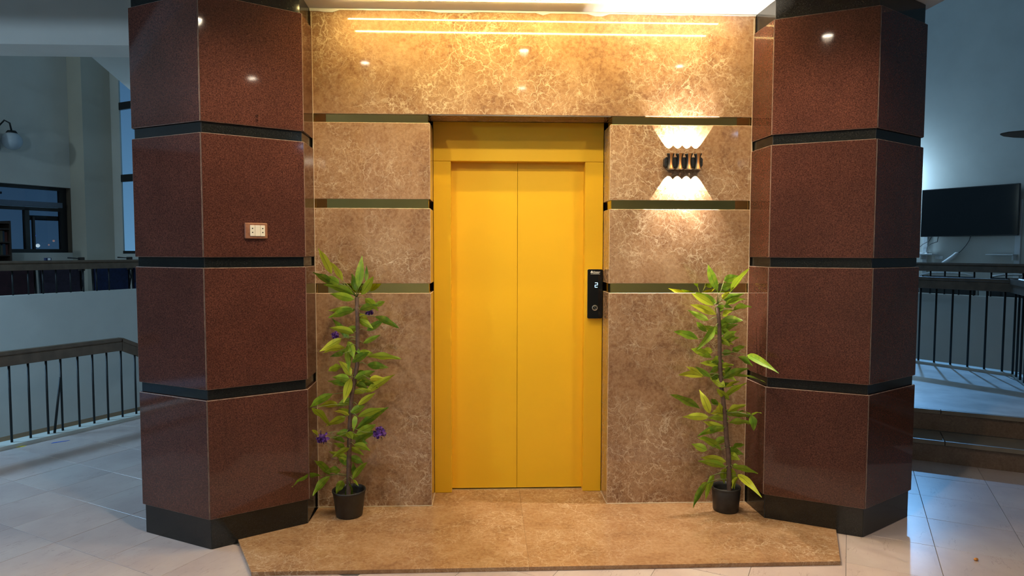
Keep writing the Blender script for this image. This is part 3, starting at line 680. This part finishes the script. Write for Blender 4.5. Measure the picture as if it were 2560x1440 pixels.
LEAVES_B = [
 (1.085,-0.159,1.272,1.008,-0.23,1.409,0.044), (1.133,-0.123,1.326,1.201,-0.14,1.353,0.044), (1.172,-0.12,1.262,1.231,-0.222,1.39,0.069),
 (1.121,-0.124,1.282,1.175,-0.132,1.307,0.04), (1.092,-0.129,1.198,0.98,-0.121,1.258,0.052), (1.07,-0.143,1.189,0.931,-0.214,1.258,0.024),
 (1.111,-0.156,1.228,1.168,-0.118,1.261,0.024), (1.134,-0.125,1.218,1.251,-0.101,1.25,0.04), (1.134,-0.15,1.195,1.245,-0.133,1.222,0.036),
 (1.133,-0.129,1.186,1.177,-0.132,1.176,0.016), (1.187,-0.128,1.161,1.239,-0.237,1.185,0.036), (1.087,-0.136,1.138,0.952,-0.129,1.19,0.052),
 (1.039,-0.153,1.108,0.946,-0.098,1.157,0.028), (1.096,-0.122,1.141,1.115,-0.17,1.193,0.036), (1.129,-0.121,1.128,1.19,-0.11,1.16,0.036),
 (1.129,-0.135,1.114,1.207,-0.201,1.112,0.044), (1.04,-0.125,1.04,0.968,-0.175,1.098,0.024), (0.993,-0.121,0.999,0.859,-0.132,1.041,0.04),
 (1.073,-0.162,1.076,0.956,-0.221,0.957,0.077), (1.084,-0.136,1.069,1.129,-0.138,1.025,0.03), (1.132,-0.131,1.024,1.196,-0.113,0.993,0.016),
 (1.128,-0.155,1.007,1.182,-0.186,1.049,0.032), (1.139,-0.123,0.982,1.176,-0.177,1.022,0.036), (1.113,-0.126,1.056,1.14,-0.16,1.088,0.024),
 (1.188,-0.129,0.922,1.232,-0.191,0.968,0.04), (1.132,-0.125,0.918,1.18,-0.138,0.929,0.028), (1.071,-0.125,0.893,0.939,-0.192,0.953,0.044),
 (1.129,-0.135,0.883,1.066,-0.151,0.882,0.048), (1.075,-0.125,0.926,1.017,-0.124,0.938,0.032), (1.238,-0.212,0.924,1.293,-0.464,0.874,0.061),
 (1.205,-0.164,0.904,1.249,-0.249,0.87,0.04), (1.134,-0.138,0.876,1.067,-0.143,0.873,0.036), (1.029,-0.126,0.789,0.888,-0.141,0.8,0.044),
 (1.055,-0.159,0.791,0.971,-0.164,0.849,0.022), (1.02,-0.13,0.794,0.928,-0.147,0.846,0.024), (1.135,-0.165,0.739,1.067,-0.113,0.782,0.044),
 (1.175,-0.128,0.657,1.083,-0.187,0.728,0.014), (1.135,-0.141,0.779,1.24,-0.212,0.846,0.04), (1.204,-0.13,0.792,1.274,-0.354,0.8,0.063),
 (1.138,-0.154,0.81,1.179,-0.14,0.839,0.036), (1.156,-0.122,0.672,1.23,-0.213,0.764,0.071), (1.141,-0.16,0.738,1.223,-0.135,0.761,0.02),
 (1.008,-0.125,0.608,0.837,-0.162,0.693,0.05), (1.059,-0.145,0.584,1.014,-0.104,0.702,0.055), (1.139,-0.13,0.559,1.098,-0.183,0.65,0.052),
 (1.115,-0.125,0.624,1.062,-0.157,0.664,0.024), (1.05,-0.151,0.565,0.925,-0.107,0.555,0.042), (1.17,-0.146,0.551,1.066,-0.116,0.548,0.034),
 (1.157,-0.157,0.595,1.24,-0.194,0.639,0.044), (1.186,-0.157,0.57,1.254,-0.243,0.579,0.034), (1.253,-0.243,0.599,1.26,-0.265,0.521,0.038),
 (1.252,-0.237,0.594,1.228,-0.112,0.575,0.016), (1.255,-0.249,0.597,1.273,-0.329,0.628,0.014), (1.165,-0.151,0.528,1.256,-0.249,0.549,0.04),
 (1.144,-0.143,0.501,1.007,-0.125,0.452,0.05), (1.13,-0.143,0.374,0.976,-0.222,0.464,0.044), (1.044,-0.154,0.378,0.974,-0.114,0.4,0.04),
 (1.185,-0.149,0.383,1.267,-0.123,0.395,0.044), (1.166,-0.121,0.301,1.023,-0.138,0.331,0.035), (1.158,-0.135,0.275,1.007,-0.142,0.311,0.018),
 (1.15,-0.151,0.274,1.162,-0.11,0.176,0.053), (1.185,-0.144,0.268,1.223,-0.103,0.142,0.04), (1.192,-0.151,0.277,1.271,-0.289,0.29,0.043),
 (1.231,-0.13,0.229,1.282,-0.321,0.176,0.046), (1.089,-0.145,0.233,1.05,-0.164,0.19,0.019), (1.097,-0.13,0.228,1.035,-0.179,0.109,0.024),
 (1.056,-0.135,0.19,0.992,-0.172,0.154,0.018), (1.047,-0.161,0.196,0.955,-0.219,0.083,0.021), (1.235,-0.129,0.215,1.188,-0.168,0.166,0.027),
 (1.202,-0.124,0.282,1.234,-0.144,0.273,0.022)]
FLOWERS = [
 (-1.066,-0.24,0.495), (-0.769,-0.2,0.507), (-1.016,-0.12,1.027),
 (-0.83,-0.12,1.158)]

def leaf_obj(d, parent, i):
    b, t, w_ = Vector(d[0:3]), Vector(d[3:6]), d[6]
    ax_ = t - b; L_ = ax_.length; u = ax_.normalized()
    rr = random.Random(i*7+3)
    view = Vector((rr.uniform(-.25, .25), 1.0, rr.uniform(-.1, .55))).normalized()
    s_ = u.cross(view).normalized(); nn = s_.cross(u).normalized()
    if nn.z < 0 and abs(nn.z) > .25: nn = -nn
    w_ = min(.052, max(w_*1.50, L_*.31)); t = t + ax_*.06; ax_ = t - b
    n = 9; bm = BM(); uvl = bm.loops.layers.uv.new('UVMap'); rows = []
    droop = rr.uniform(.04, .13)*L_; fold = rr.uniform(.10, .40); ph = rr.uniform(0, 6); wav = rr.uniform(.03, .09)*w_
    for k in range(n+1):
        f = k/n
        h = w_*.5*(math.sin(math.pi*min(1, f**.78))**.95)*(1.0 - .25*f) if 0 < f < 1 else .0012
        c = b + ax_*f + nn*(droop*4*f*(1-f))
        row = []
        for q in (-1, -.5, 0, .5, 1):
            p = c + s_*h*q*math.cos(fold*abs(q)) + nn*(abs(q)*h*math.sin(fold) + math.sin(f*13+ph+q*1.3)*wav*abs(q))
            p.y = min(p.y, -.006) if -1.10 < p.x < 1.27 else p.y
            row.append((bm.verts.new(p), (f, .5+.5*q)))
        rows.append(row)
    for a, c_ in zip(rows, rows[1:]):
        for k in range(4):
            quad = (a[k], a[k+1], c_[k+1], c_[k]); f_ = bm.faces.new([v for v, _ in quad])
            for lp, (_, uv) in zip(f_.loops, quad): lp[uvl].uv = uv
    return obj('leaf', bm, M['leaf'], parent, smooth=True, origin=tuple(b))
def near_trunk(p, tr):
    best = None
    for a, b in zip(tr, tr[1:]):
        a, b = Vector(a), Vector(b); f = max(0, min(1, (p-a).dot(b-a)/(b-a).length_squared)); q = a + (b-a)*f
        if best is None or (q-p).length < (best-p).length: best = q
    return best
def plant(label, tr, leaves, r0, r1, pot, rim):
    t = root('potted_plant', label, 'plant', pot, kind='thing')
    obj('trunk', tube(BM(), list(tr) + [(tr[-1][0], tr[-1][1], .06)], [r0 + (r1-r0)*i/len(tr) for i in range(len(tr)+1)], 10), M['trunk'], t, smooth=True)
    for i, d in enumerate(leaves):
        leaf_obj(d, t, i + int(100*r1*100))
        b = Vector(d[0:3]); q = near_trunk(b, tr)
        if (b-q).length > .014:
            mid = (b+q)/2 + Vector((0, -.004, .012))
            obj('twig', tube(BM(), [q, mid, b], [.0022, .0016, .0013], 5), M['stem'], t, smooth=True, origin=tuple(b))
    rr = random.Random(int(abs(pot[0])*1000))
    for k in range(20):
        zz = rr.uniform(.30, tr[0][2]-.05); q = near_trunk(Vector((tr[3][0], tr[3][1], zz)), tr)
        a = rr.choice((0, math.pi)) + rr.uniform(-.9, .9); ln = rr.uniform(.07, .12)
        tip = q + Vector((math.cos(a)*ln, -abs(math.sin(a))*ln*.5 + .02, rr.uniform(-.05, .05)))
        leaf_obj((*(q + Vector((0, .004, 0))), *tip, rr.uniform(.026, .038)), t, 900+k)
    rt, rb, h = rim
    x, y, z = pot
    prof = [(0, .0008), (rb-.004, .0008), (rb, .004), (rb+(rt-rb)*.85, h-.018), (rt-.002, h-.017), (rt+.002, h-.006), (rt+.001, h), (rt-.005, h-.001), (rt-.008, h-.02), (rb-.002, .03)]
    obj('pot', lathe(BM(), prof, (x, y, z), 36), M['potplastic'], t, smooth=True)
    obj('soil', lathe(BM(), [(0, h*.72), (rb*.6, h*.70), (rt-.009, h*.66)], (x, y, z), 20), M['soil'], t, smooth=True)
    return t
pa = plant('tall artificial plant with purple flowers in a tapered black pot, left of the door', TRUNK_A, LEAVES_A, .0105, .0135, (-.952, -.118, .020), (.0905, .072, .147))
pb_ = plant('tall artificial plant without flowers in a straight black pot, right of the door', TRUNK_B, LEAVES_B, .010, .015, (1.172, -.112, .020), (.080, .070, .138))
for i, f in enumerate(FLOWERS):
    f = Vector(f); rr = random.Random(i); big = .037 if i < 2 else .024
    fo = obj('flower', ball(BM(), f, big*.45, u=10, v=8), M['flower'], pa, smooth=True)
    bm = BM()
    for k in range(30):
        d = Vector((rr.gauss(0, 1), rr.gauss(0, 1)-.5, rr.gauss(0, 1))).normalized(); s_ = d.cross(Vector((rr.gauss(0, 1), rr.gauss(0, 1), rr.gauss(0, 1)))).normalized(); q = d.cross(s_)
        p0 = f + d*big*.35; tip = f + d*big*rr.uniform(.85, 1.1)
        vs_ = [bm.verts.new(p) for p in (p0, p0 + s_*big*.30 + d*big*.3, tip + s_*big*.15 + q*big*.1, tip - s_*big*.15 - q*big*.1, p0 - s_*big*.30 + d*big*.3)]
        bm.faces.new(vs_)
    obj('petals', bm, M['flower'], fo)['kind'] = 'stuff'
    q = near_trunk(f, TRUNK_A)
    obj('flower_stem', tube(BM(), [q, (q+f)/2 + Vector((0, -.01, -.012)), f + Vector((0, .01, 0))], .0015, 5), M['stem'], pa)
    if i < 2:
        bm = BM()
        for k in range(16):
            a = rr.uniform(0, 6.28); d = Vector((math.cos(a), rr.uniform(-.4, .3), math.sin(a)*.8)).normalized()
            s0 = f + d*big*.8 + Vector((.01 if i == 0 else 0, .006, 0)); e_ = s0 + d*rr.uniform(.012, .028)
            tube(bm, [s0, e_], .0006, 3); ball(bm, e_, .0018, u=5, v=4)
        obj('grey_green_spray', bm, M['spray'], pa)['kind'] = 'stuff'

# ------------------------------------------------------------------ railings
def railing(label, mtx, y, x0, x1, zb, zt, hh, xs, depth=.055, br=.0085, extra=None):
    t = root('railing', label, 'railing', tuple((mtx @ Vector(((x0+x1)/2, y, zb)))[:]), kind='thing')
    obj('handrail', box(BM(), x0, x1, y-depth/2, y+depth/2, zt-hh, zt-.034, mtx=mtx), M['rail'], t, bevel=.004)
    obj('rail_cap', box(BM(), x0, x1, y-depth/2-.008, y+depth/2+.008, zt-.0335, zt, mtx=mtx), M['rail'], t, bevel=.010)
    for x in xs:
        obj('baluster', tube(BM(), [mtx @ Vector((x, y, zb)), mtx @ Vector((x, y, zt-hh+.004))], br, 8), M['iron'], t, smooth=True, origin=tuple(mtx @ Vector((x, y, zb))))
    return t
bl = [-.663, -.532, -.403, -.295, -.162, -.042, .078, .203]
rl = railing('near brown railing with black balusters, left of the left column', E61, 3.978, -3.2, .205, .0285, .728, .112, [-.79-.125*k for k in range(14)] + bl)
# beyond the bend the handrail dips towards the stairs
def dip(bm, y0, y1, za, zb_, x0=.205, x1=.62, drop=.20):
    vs_ = []
    for x, d in ((x0, 0), (x1, drop)):
        vs_.append([bm.verts.new(E61 @ Vector((x, yy, zz-d))) for yy, zz in ((y0, za), (y1, za), (y1, zb_), (y0, zb_))])
    a, b = vs_
    bm.faces.new(a[::-1]); bm.faces.new(b)
    for k in range(4): bm.faces.new((a[k], a[(k+1) % 4], b[(k+1) % 4], b[k]))
    return bm
obj('handrail', dip(BM(), 3.978-.0275, 3.978+.0275, .616, .694), M['rail'], rl)
obj('rail_cap', dip(BM(), 3.978-.036, 3.978+.036, .6945, .728), M['rail'], rl)
for x, zt in ((.329, .56), (.455, .50)):
    obj('baluster', tube(BM(), [E61 @ Vector((x, 3.978, .0285)), E61 @ Vector((x, 3.978, zt))], .0085, 8), M['iron'], rl, smooth=True)
obj('loose_bar', tube(BM(), [E61 @ Vector((-.365, 3.965, .0285)), E61 @ Vector((-.308, 3.962, .47))], .0095, 8), M['iron'], rl, smooth=True)
railing('far brown railing on the left parapet, in front of the chairs', E61, 6.58, -3.5, 5.5, .985, 1.366, .108, [.508-.156*k for k in range(1, 10)] + [.508, .665, .822, .976, 1.118, 1.279, 1.428, 1.586, 1.74], .06, .009)
rr_ = railing('near dark railing along the landing, right of the right column', E30, 5.27, -3.2, .397, .3455, 1.226, .118, [-.434-.152*k for k in range(1, 14)] + [-.434, -.28, -.126, .03, .177, .328], .055, .0095)
# its return towards the step
d0 = Vector((4.762, 2.292, 0)); dirn = (Vector((4.02, .95, 0)) - d0).normalized()
RM = Matrix.Translation(d0) @ Matrix.Rotation(math.atan2(dirn.y, dirn.x), 4, 'Z')
obj('handrail', box(BM(), .0, 1.5, -.0275, .0275, 1.108, 1.192, mtx=RM), M['rail'], rr_, bevel=.004)
obj('rail_cap', box(BM(), .0, 1.5, -.0355, .0355, 1.1925, 1.226, mtx=RM), M['rail'], rr_, bevel=.010)
for k in range(9):
    x = .10 + .155*k
    obj('baluster', tube(BM(), [RM @ Vector((x, 0, .3455)), RM @ Vector((x, 0, 1.112))], .0095, 8), M['iron'], rr_, smooth=True, origin=tuple(RM @ Vector((x, 0, .3455))))
railing('far dark railing on the right parapet, under the television', E30, 6.97, -5, 3.0, .953, 1.347, .107, [-1.163-.165*k for k in range(1, 8)] + [-1.163, -.994, -.83, -.665, -.485, -.332, -.164, .0, .165], .06, .010)

# ------------------------------------------------------------------ left gallery furniture
def chair(label, s_, n_, fab, group, tablet):
    c = en(s_, n_, .32); t = root('conference_chair', label, 'chair', tuple(c), R_(61), group)
    def cb(nm, mat, *b, bev=.01): return obj(nm, box(BM(), *b), M[mat], t, bevel=bev, local=True)
    cb('seat', fab, -.23, .23, .06, .50, .43, .50)
    cb('backrest', fab, -.225, .225, -.02, .05, .55, .985)
    for x in (-.245, .245):
        obj('side_frame', tube(BM(), [(x, -.05, .0), (x, -.01, .45), (x, .015, .97)], .012, 8), M['iron'], t, smooth=True, local=True)
        obj('front_leg', tube(BM(), [(x, .50, .0), (x, .46, .45), (x, .02, .47)], .012, 8), M['iron'], t, smooth=True, local=True)
    if tablet:
        cb('folded_tablet', 'wood', .19, .27, -.05, -.03, .90, 1.075, bev=.004)
        obj('tablet_arm', tube(BM(), [(.245, .0, .66), (.24, -.045, .80), (.20, -.05, 1.06), (.06, -.05, 1.07)], .009, 7), M['iron'], t, smooth=True, local=True)
    return t
G = 'chairs behind the far left railing'
chair('maroon chair behind the far left railing, nearest the bookcase', .42, 7.15, 'maroon', G, False)
chair('maroon chair behind the far left railing, next to the plum one', .95, 7.15, 'maroon', G, False)
chair('plum chair behind the far left railing, under the window corner', 1.49, 7.15, 'purple', G, True)
chair('blue chair with a dark writing arm behind the far left railing', 2.13, 7.15, 'blue', G, True)
chair('blue chair half hidden by the left column, behind the far railing', 2.67, 7.15, 'blue', G, False)
# bookcase and books
bc = root('bookcase', 'dark wooden bookcase of books below the left window', 'bookcase', tuple(en(1.30, 8.72, .32)))
def bk(nm, *b): return obj(nm, box(BM(), *b, mtx=E61), M['wood'], bc)
bk('side_panel', 1.655, 1.675, 8.62, 8.90, .32, 1.885); bk('side_panel', .90, .92, 8.62, 8.90, .32, 1.885); bk('back_panel', .92, 1.655, 8.885, 8.90, .32, 1.885)
for z in (.34, .66, .98, 1.22, 1.42, 1.60, 1.78, 1.865): bk('shelf', .92, 1.655, 8.62, 8.885, z-.018, z)
bcol = [flat('book_cloth', c, .8) for c in ((.10, .03, .025), (.03, .05, .08), (.12, .10, .06), (.04, .06, .04), (.09, .08, .08))]
k = 0
for z, zn in ((1.42, 'lowest seen shelf'), (1.60, 'middle shelf'), ):
    x = 1.648
    for q, hue in enumerate(('dark red', 'navy', 'tan', 'green', 'grey')):
        w_ = (.028, .035, .022, .03, .026)[(q+k) % 5]; h = (.14, .15, .13, .145, .15)[(q+k*2) % 5]
        tag(obj('book', box(BM(), x-w_, x-.001, 8.66, 8.82, z+.0005, z+h, mtx=E61), bcol[q]), f'{hue} book on the {zn} of the bookcase by the left window', 'book', 'books in the bookcase'); x -= w_
    k += 1
# small tin on the far rail
bt = root('small_tin', 'small blue and white tin on the far left railing', 'tin', tuple(E61 @ Vector((1.035, 6.58, 1.366))))
obj('body', box(BM(), 1.005, 1.065, 6.56, 6.60, 1.3665, 1.398, mtx=E61), M['blue'], bt, bevel=.002)
obj('label', box(BM(), 1.025, 1.055, 6.5585, 6.5595, 1.370, 1.394, mtx=E61), M['white'], bt)
# globe wall lamp
gl = root('globe_wall_lamp', 'unlit wall lamp with two milk glass globes above the left window', 'wall lamp', (-6.99, 5.92, 3.0))
wpt = lambda s_, n_, z: en(s_, n_, z)
sg = (-6.814*math.cos(R_(61)) + 5.859*math.sin(R_(61)))
for ds, mt in ((0, 'globe'), (-.30, 'globe2')):
    obj('globe', ball(BM(), wpt(sg+ds, 8.80, 3.005), .125, u=24, v=16), M[mt], gl, smooth=True)
    obj('globe_cap', lathe(BM(), [(0, .030), (.05, .028), (.068, 0), (.06, -.012)], tuple(wpt(sg+ds, 8.80, 3.118)), 20), M['iron'], gl, smooth=True)
    obj('curved_arm', tube(BM(), [wpt(sg+ds*.2-.10, 8.96, 3.05), wpt(sg+ds*.4-.11, 8.90, 3.20), wpt(sg+ds*.8-.06, 8.85, 3.285), wpt(sg+ds-.015, 8.81, 3.25), wpt(sg+ds, 8.80, 3.14)], .012, 8), M['iron'], gl, smooth=True)
obj('backplate', box(BM(), sg-.26, sg-.07, 8.955, 8.998, 2.88, 3.12, mtx=E61), M['wood'], gl, bevel=.01)
# glowing tube added beyond the pane for a lamp reflected in it, and lights of the town
tl = root('lamp_reflection', 'glowing tube added as a lamp reflection in the upper pane of the left window', 'lamp', tuple(en(2.0, 9.7, 2.34)))
obj('tube_reflection', box(BM(), 1.93, 2.06, 9.70, 9.74, 2.286, 2.325, mtx=E61), M['tube'], tl, bevel=.008)
obj('reflected_housing', box(BM(), 1.90, 2.10, 9.69, 9.75, 2.326, 2.36, mtx=E61), M['shutter'], tl)
for (x, y, z), r, mt, lb in (((-19.88, 26.015, 2.10), .055, 'cityblue', 'blue point of light outside the left window'), ((-19.51, 26.68, 1.88), .055, 'cityorange', 'orange point of light outside the left window'), ((-19.83, 26.11, 1.665), .095, 'citylamp', 'largest white point of light outside the left window'), ((-19.90, 25.99, 1.61), .05, 'citylamp', 'small white point of light beside the largest one outside the window'), ((-19.61, 26.5, 1.70), .04, 'cityorange', 'faint low orange point of light outside the left window')):
    tag(obj('street_light', ball(BM(), (x, y, z), r*.85, u=12, v=8), M[mt]), lb, 'light', 'lights of the town')

# ------------------------------------------------------------------ right gallery furniture
TE = (6.863*math.cos(R_(-60)) + 6.714*math.sin(R_(-60)))      # x in frame E30
def e30(P): v = E30.inverted() @ Vector(P); return v
tv = root('television', 'large black flat television on the far right wall', 'television', (7.18, 6.33, 2.1))
a, b = e30((6.848, 6.738, 0)).x, e30((7.515, 5.583, 0)).x
obj('screen', box(BM(), a+.012, b-.012, 9.198, 9.200, 1.735, 2.452, mtx=E30), M['blackgloss'], tv)
obj('bezel', box(BM(), a, b, 9.2005, 9.235, 1.718, 2.466, mtx=E30), M['blackplastic'], tv, bevel=.004)
obj('wall_bracket', box(BM(), a+.4, b-.4, 9.2355, 9.299, 1.85, 2.3, mtx=E30), M['iron'], tv)
s0 = e30((6.868, 6.706, 0)).x; s1 = e30((7.500, 5.610, 0)).x
for sx0, zt, lb in ((s0, 2.30, 'white vertical wall strip beneath the left end of the television'), (s1, 2.24, 'white vertical wall strip at the right edge of the television')):
    tag(obj('wall_strip', box(BM(), sx0-.035, sx0+.035, 9.275, 9.2995, .33, zt, mtx=E30), M['white'], bevel=.003), lb, 'wall strip', 'strips beside the television')
sh = root('wall_shelf', 'small white wall shelf below the left end of the television', 'shelf', tuple(E30 @ Vector((s0+.08, 9.2, 1.44))))
obj('board', box(BM(), s0-.14, s0+.20, 9.09, 9.2745, 1.430, 1.450, mtx=E30), M['white'], sh, bevel=.003)
obj('bracket', box(BM(), s0-.01, s0+.01, 9.16, 9.2745, 1.36, 1.4295, mtx=E30), M['white'], sh)
sh = root('wall_shelf', 'thin white wall shelf below the right end of the television', 'shelf', tuple(E30 @ Vector((s1-.15, 9.2, 1.44))))
obj('board', box(BM(), s1-.34, s1+.01, 9.12, 9.2745, 1.432, 1.448, mtx=E30), M['white'], sh, bevel=.003)
obj('bracket', box(BM(), s1-.02, s1+.0, 9.16, 9.2745, 1.36, 1.4315, mtx=E30), M['white'], sh)
ro = root('router', 'small white and blue router on the left wall shelf', 'router', tuple(E30 @ Vector((s0-.02, 9.17, 1.45))))
obj('case', box(BM(), s0-.07, s0+.04, 9.12, 9.20, 1.4505, 1.472, mtx=E30), M['white'], ro, bevel=.004)
obj('front_strip', box(BM(), s0-.065, s0-.005, 9.1185, 9.1195, 1.456, 1.465, mtx=E30), M['blue'], ro)
wk = root('outlet_box', 'small double white outlet box below the left wall shelf', 'outlet', tuple(E30 @ Vector((s0+.2, 9.29, 1.39))))
for dx in (.155, .215): obj('outlet_module', box(BM(), s0+dx, s0+dx+.055, 9.27, 9.2995, 1.362, 1.415, mtx=E30), M['white'], wk, bevel=.004)
for i, (pts, lb) in enumerate((([(.10, 1.72), (.06, 1.65), (-.03, 1.60), (-.10, 1.53), (-.12, 1.46)], 'thin dark cable curling from the television to the left wall shelf'), ([(.20, 1.72), (.19, 1.64), (.10, 1.61), (.04, 1.56), (.03, 1.475)], 'second thin cable hanging between television and router'), ([(.66, 1.72), (.64, 1.65), (.60, 1.58), (.54, 1.50), (.49, 1.455)], 'thin cable hanging from the middle of the television to the white wrap'))):
    tag(obj('cable', tube(BM(), [E30 @ Vector((s0+x, 9.262, z)) for x, z in pts], .0055, 6), M['cable'], smooth=True), lb, 'cable', 'cables below the television')
bm = BM(); tube(bm, [E30 @ Vector((s0+x, 9.24, z)) for x, z in ((.51, 1.465), (.48, 1.455), (.44, 1.41), (.36, 1.35), (.28, 1.30))], [.014, .026, .032, .030, .022], 9)
tag(obj('cable_wrap', bm, M['cloth'], smooth=True), 'white crumpled wrap hanging on the cable below the television', 'wrap')
def tube_chair(label, x0, x1):
    t = root('tube_chair', label, 'chair', tuple(E30 @ Vector(((x0+x1)/2, 7.5, .32))), group='chrome chairs behind the far right railing')
    zt, y = 1.205, 7.40
    arc = [(x0, .86), (x0+.005, 1.12), (x0+.05, zt-.025), (x0+.16, zt), ((x0+x1)/2, zt+.004), (x1-.16, zt), (x1-.05, zt-.025), (x1-.005, 1.12), (x1, .86)]
    obj('chrome_frame', tube(BM(), [E30 @ Vector((x, y, z)) for x, z in arc], .013, 10), M['chrome'], t, smooth=True)
    obj('backrest', box(BM(), x0+.03, x1-.03, y-.01, y+.03, .84, 1.165, mtx=E30), M['blackplastic'], t, bevel=.012)
    obj('seat', box(BM(), x0+.02, x1-.02, y+.04, y+.48, .74, .80, mtx=E30), M['blackplastic'], t, bevel=.012)
    for x in (x0, x1):
        obj('side_leg', tube(BM(), [E30 @ Vector(p) for p in ((x, y, .86), (x, y+.02, .32), (x, y+.46, .335), (x, y+.48, .76))], .013, 8), M['chrome'], t, smooth=True)
tube_chair('chrome-railed black chair behind the far right railing, beside the granite column', -1.52, -.80)
tube_chair('chrome-railed black chair behind the far right railing, further from the granite column', -.69, .03)
# ceiling fan whose blade tip reaches into view
cf = root('ceiling_fan', 'ceiling fan with brownish blades, its tip reaching in before the right wall', 'fan', (4.95, 1.55, 2.45))
obj('down_rod', tube(BM(), [(4.95, 1.55, 6.6), (4.95, 1.55, 2.55)], .013, 10), M['white'], cf, smooth=True)
obj('motor', lathe(BM(), [(0, .09), (.05, .085), (.10, .05), (.11, 0), (.09, -.05), (0, -.06)], (4.95, 1.55, 2.46), 28), M['white'], cf, smooth=True)
for k in range(3):
    a = R_(177 + 120*k); d = Vector((math.cos(a), math.sin(a), 0)); s_ = Vector((-d.y, d.x, .42)).normalized()
    c0 = Vector((4.95, 1.55, 2.452)); bm = BM(); top = []
    pr_ = [(.10, .045), (.35, .062), (.60, .060), (.78, .048), (.88, .030), (.925, .006)]
    nn = d.cross(s_).normalized()
    up_ = [c0 + d*r + s_*h for r, h in pr_] + [c0 + d*r - s_*h for r, h in pr_[::-1]]
    A_ = [bm.verts.new(p + nn*.004) for p in up_]; B_ = [bm.verts.new(p - nn*.004) for p in up_]
    bm.faces.new(A_); bm.faces.new(B_[::-1]); L_ = len(A_)
    for i in range(L_): bm.faces.new((A_[i], B_[i], B_[(i+1) % L_], A_[(i+1) % L_]))
    obj('blade', bm, M['fan'], cf)

# ------------------------------------------------------------------ litter on the floor
bm = BM(); prism(bm, [(-3.755, 1.300), (-3.700, 1.318), (-3.690, 1.345), (-3.742, 1.332)], .0005, .002)
tag(obj('paper_scrap', bm, flat('yellow_paper', (.75, .62, .02), .7)), 'yellow paper scrap on the floor by the left kerb', 'scrap')
bm = BM(); prism(bm, [(-3.545, 1.40), (-3.46, 1.470), (-3.452, 1.485), (-3.545, 1.425)], .0005, .002)
tag(obj('paper_scrap', bm, flat('blue_paper', (.02, .10, .50), .7)), 'blue paper strip on the floor by the left kerb', 'scrap')
bm = BM(); ball(bm, (2.173, -.729, .0075), .0085, 1.25, .9, .85, 14, 9)
for v in bm.verts: v.co += Vector((random.uniform(-1, 1), random.uniform(-1, 1), random.uniform(-1, 1)))*.0009
tag(obj('orange_crumb', bm, flat('orange_crumb', (.55, .22, .04), .7, noise=.4, nscale=90), smooth=True), 'small orange crumb on the tiles right of the right column', 'crumb')
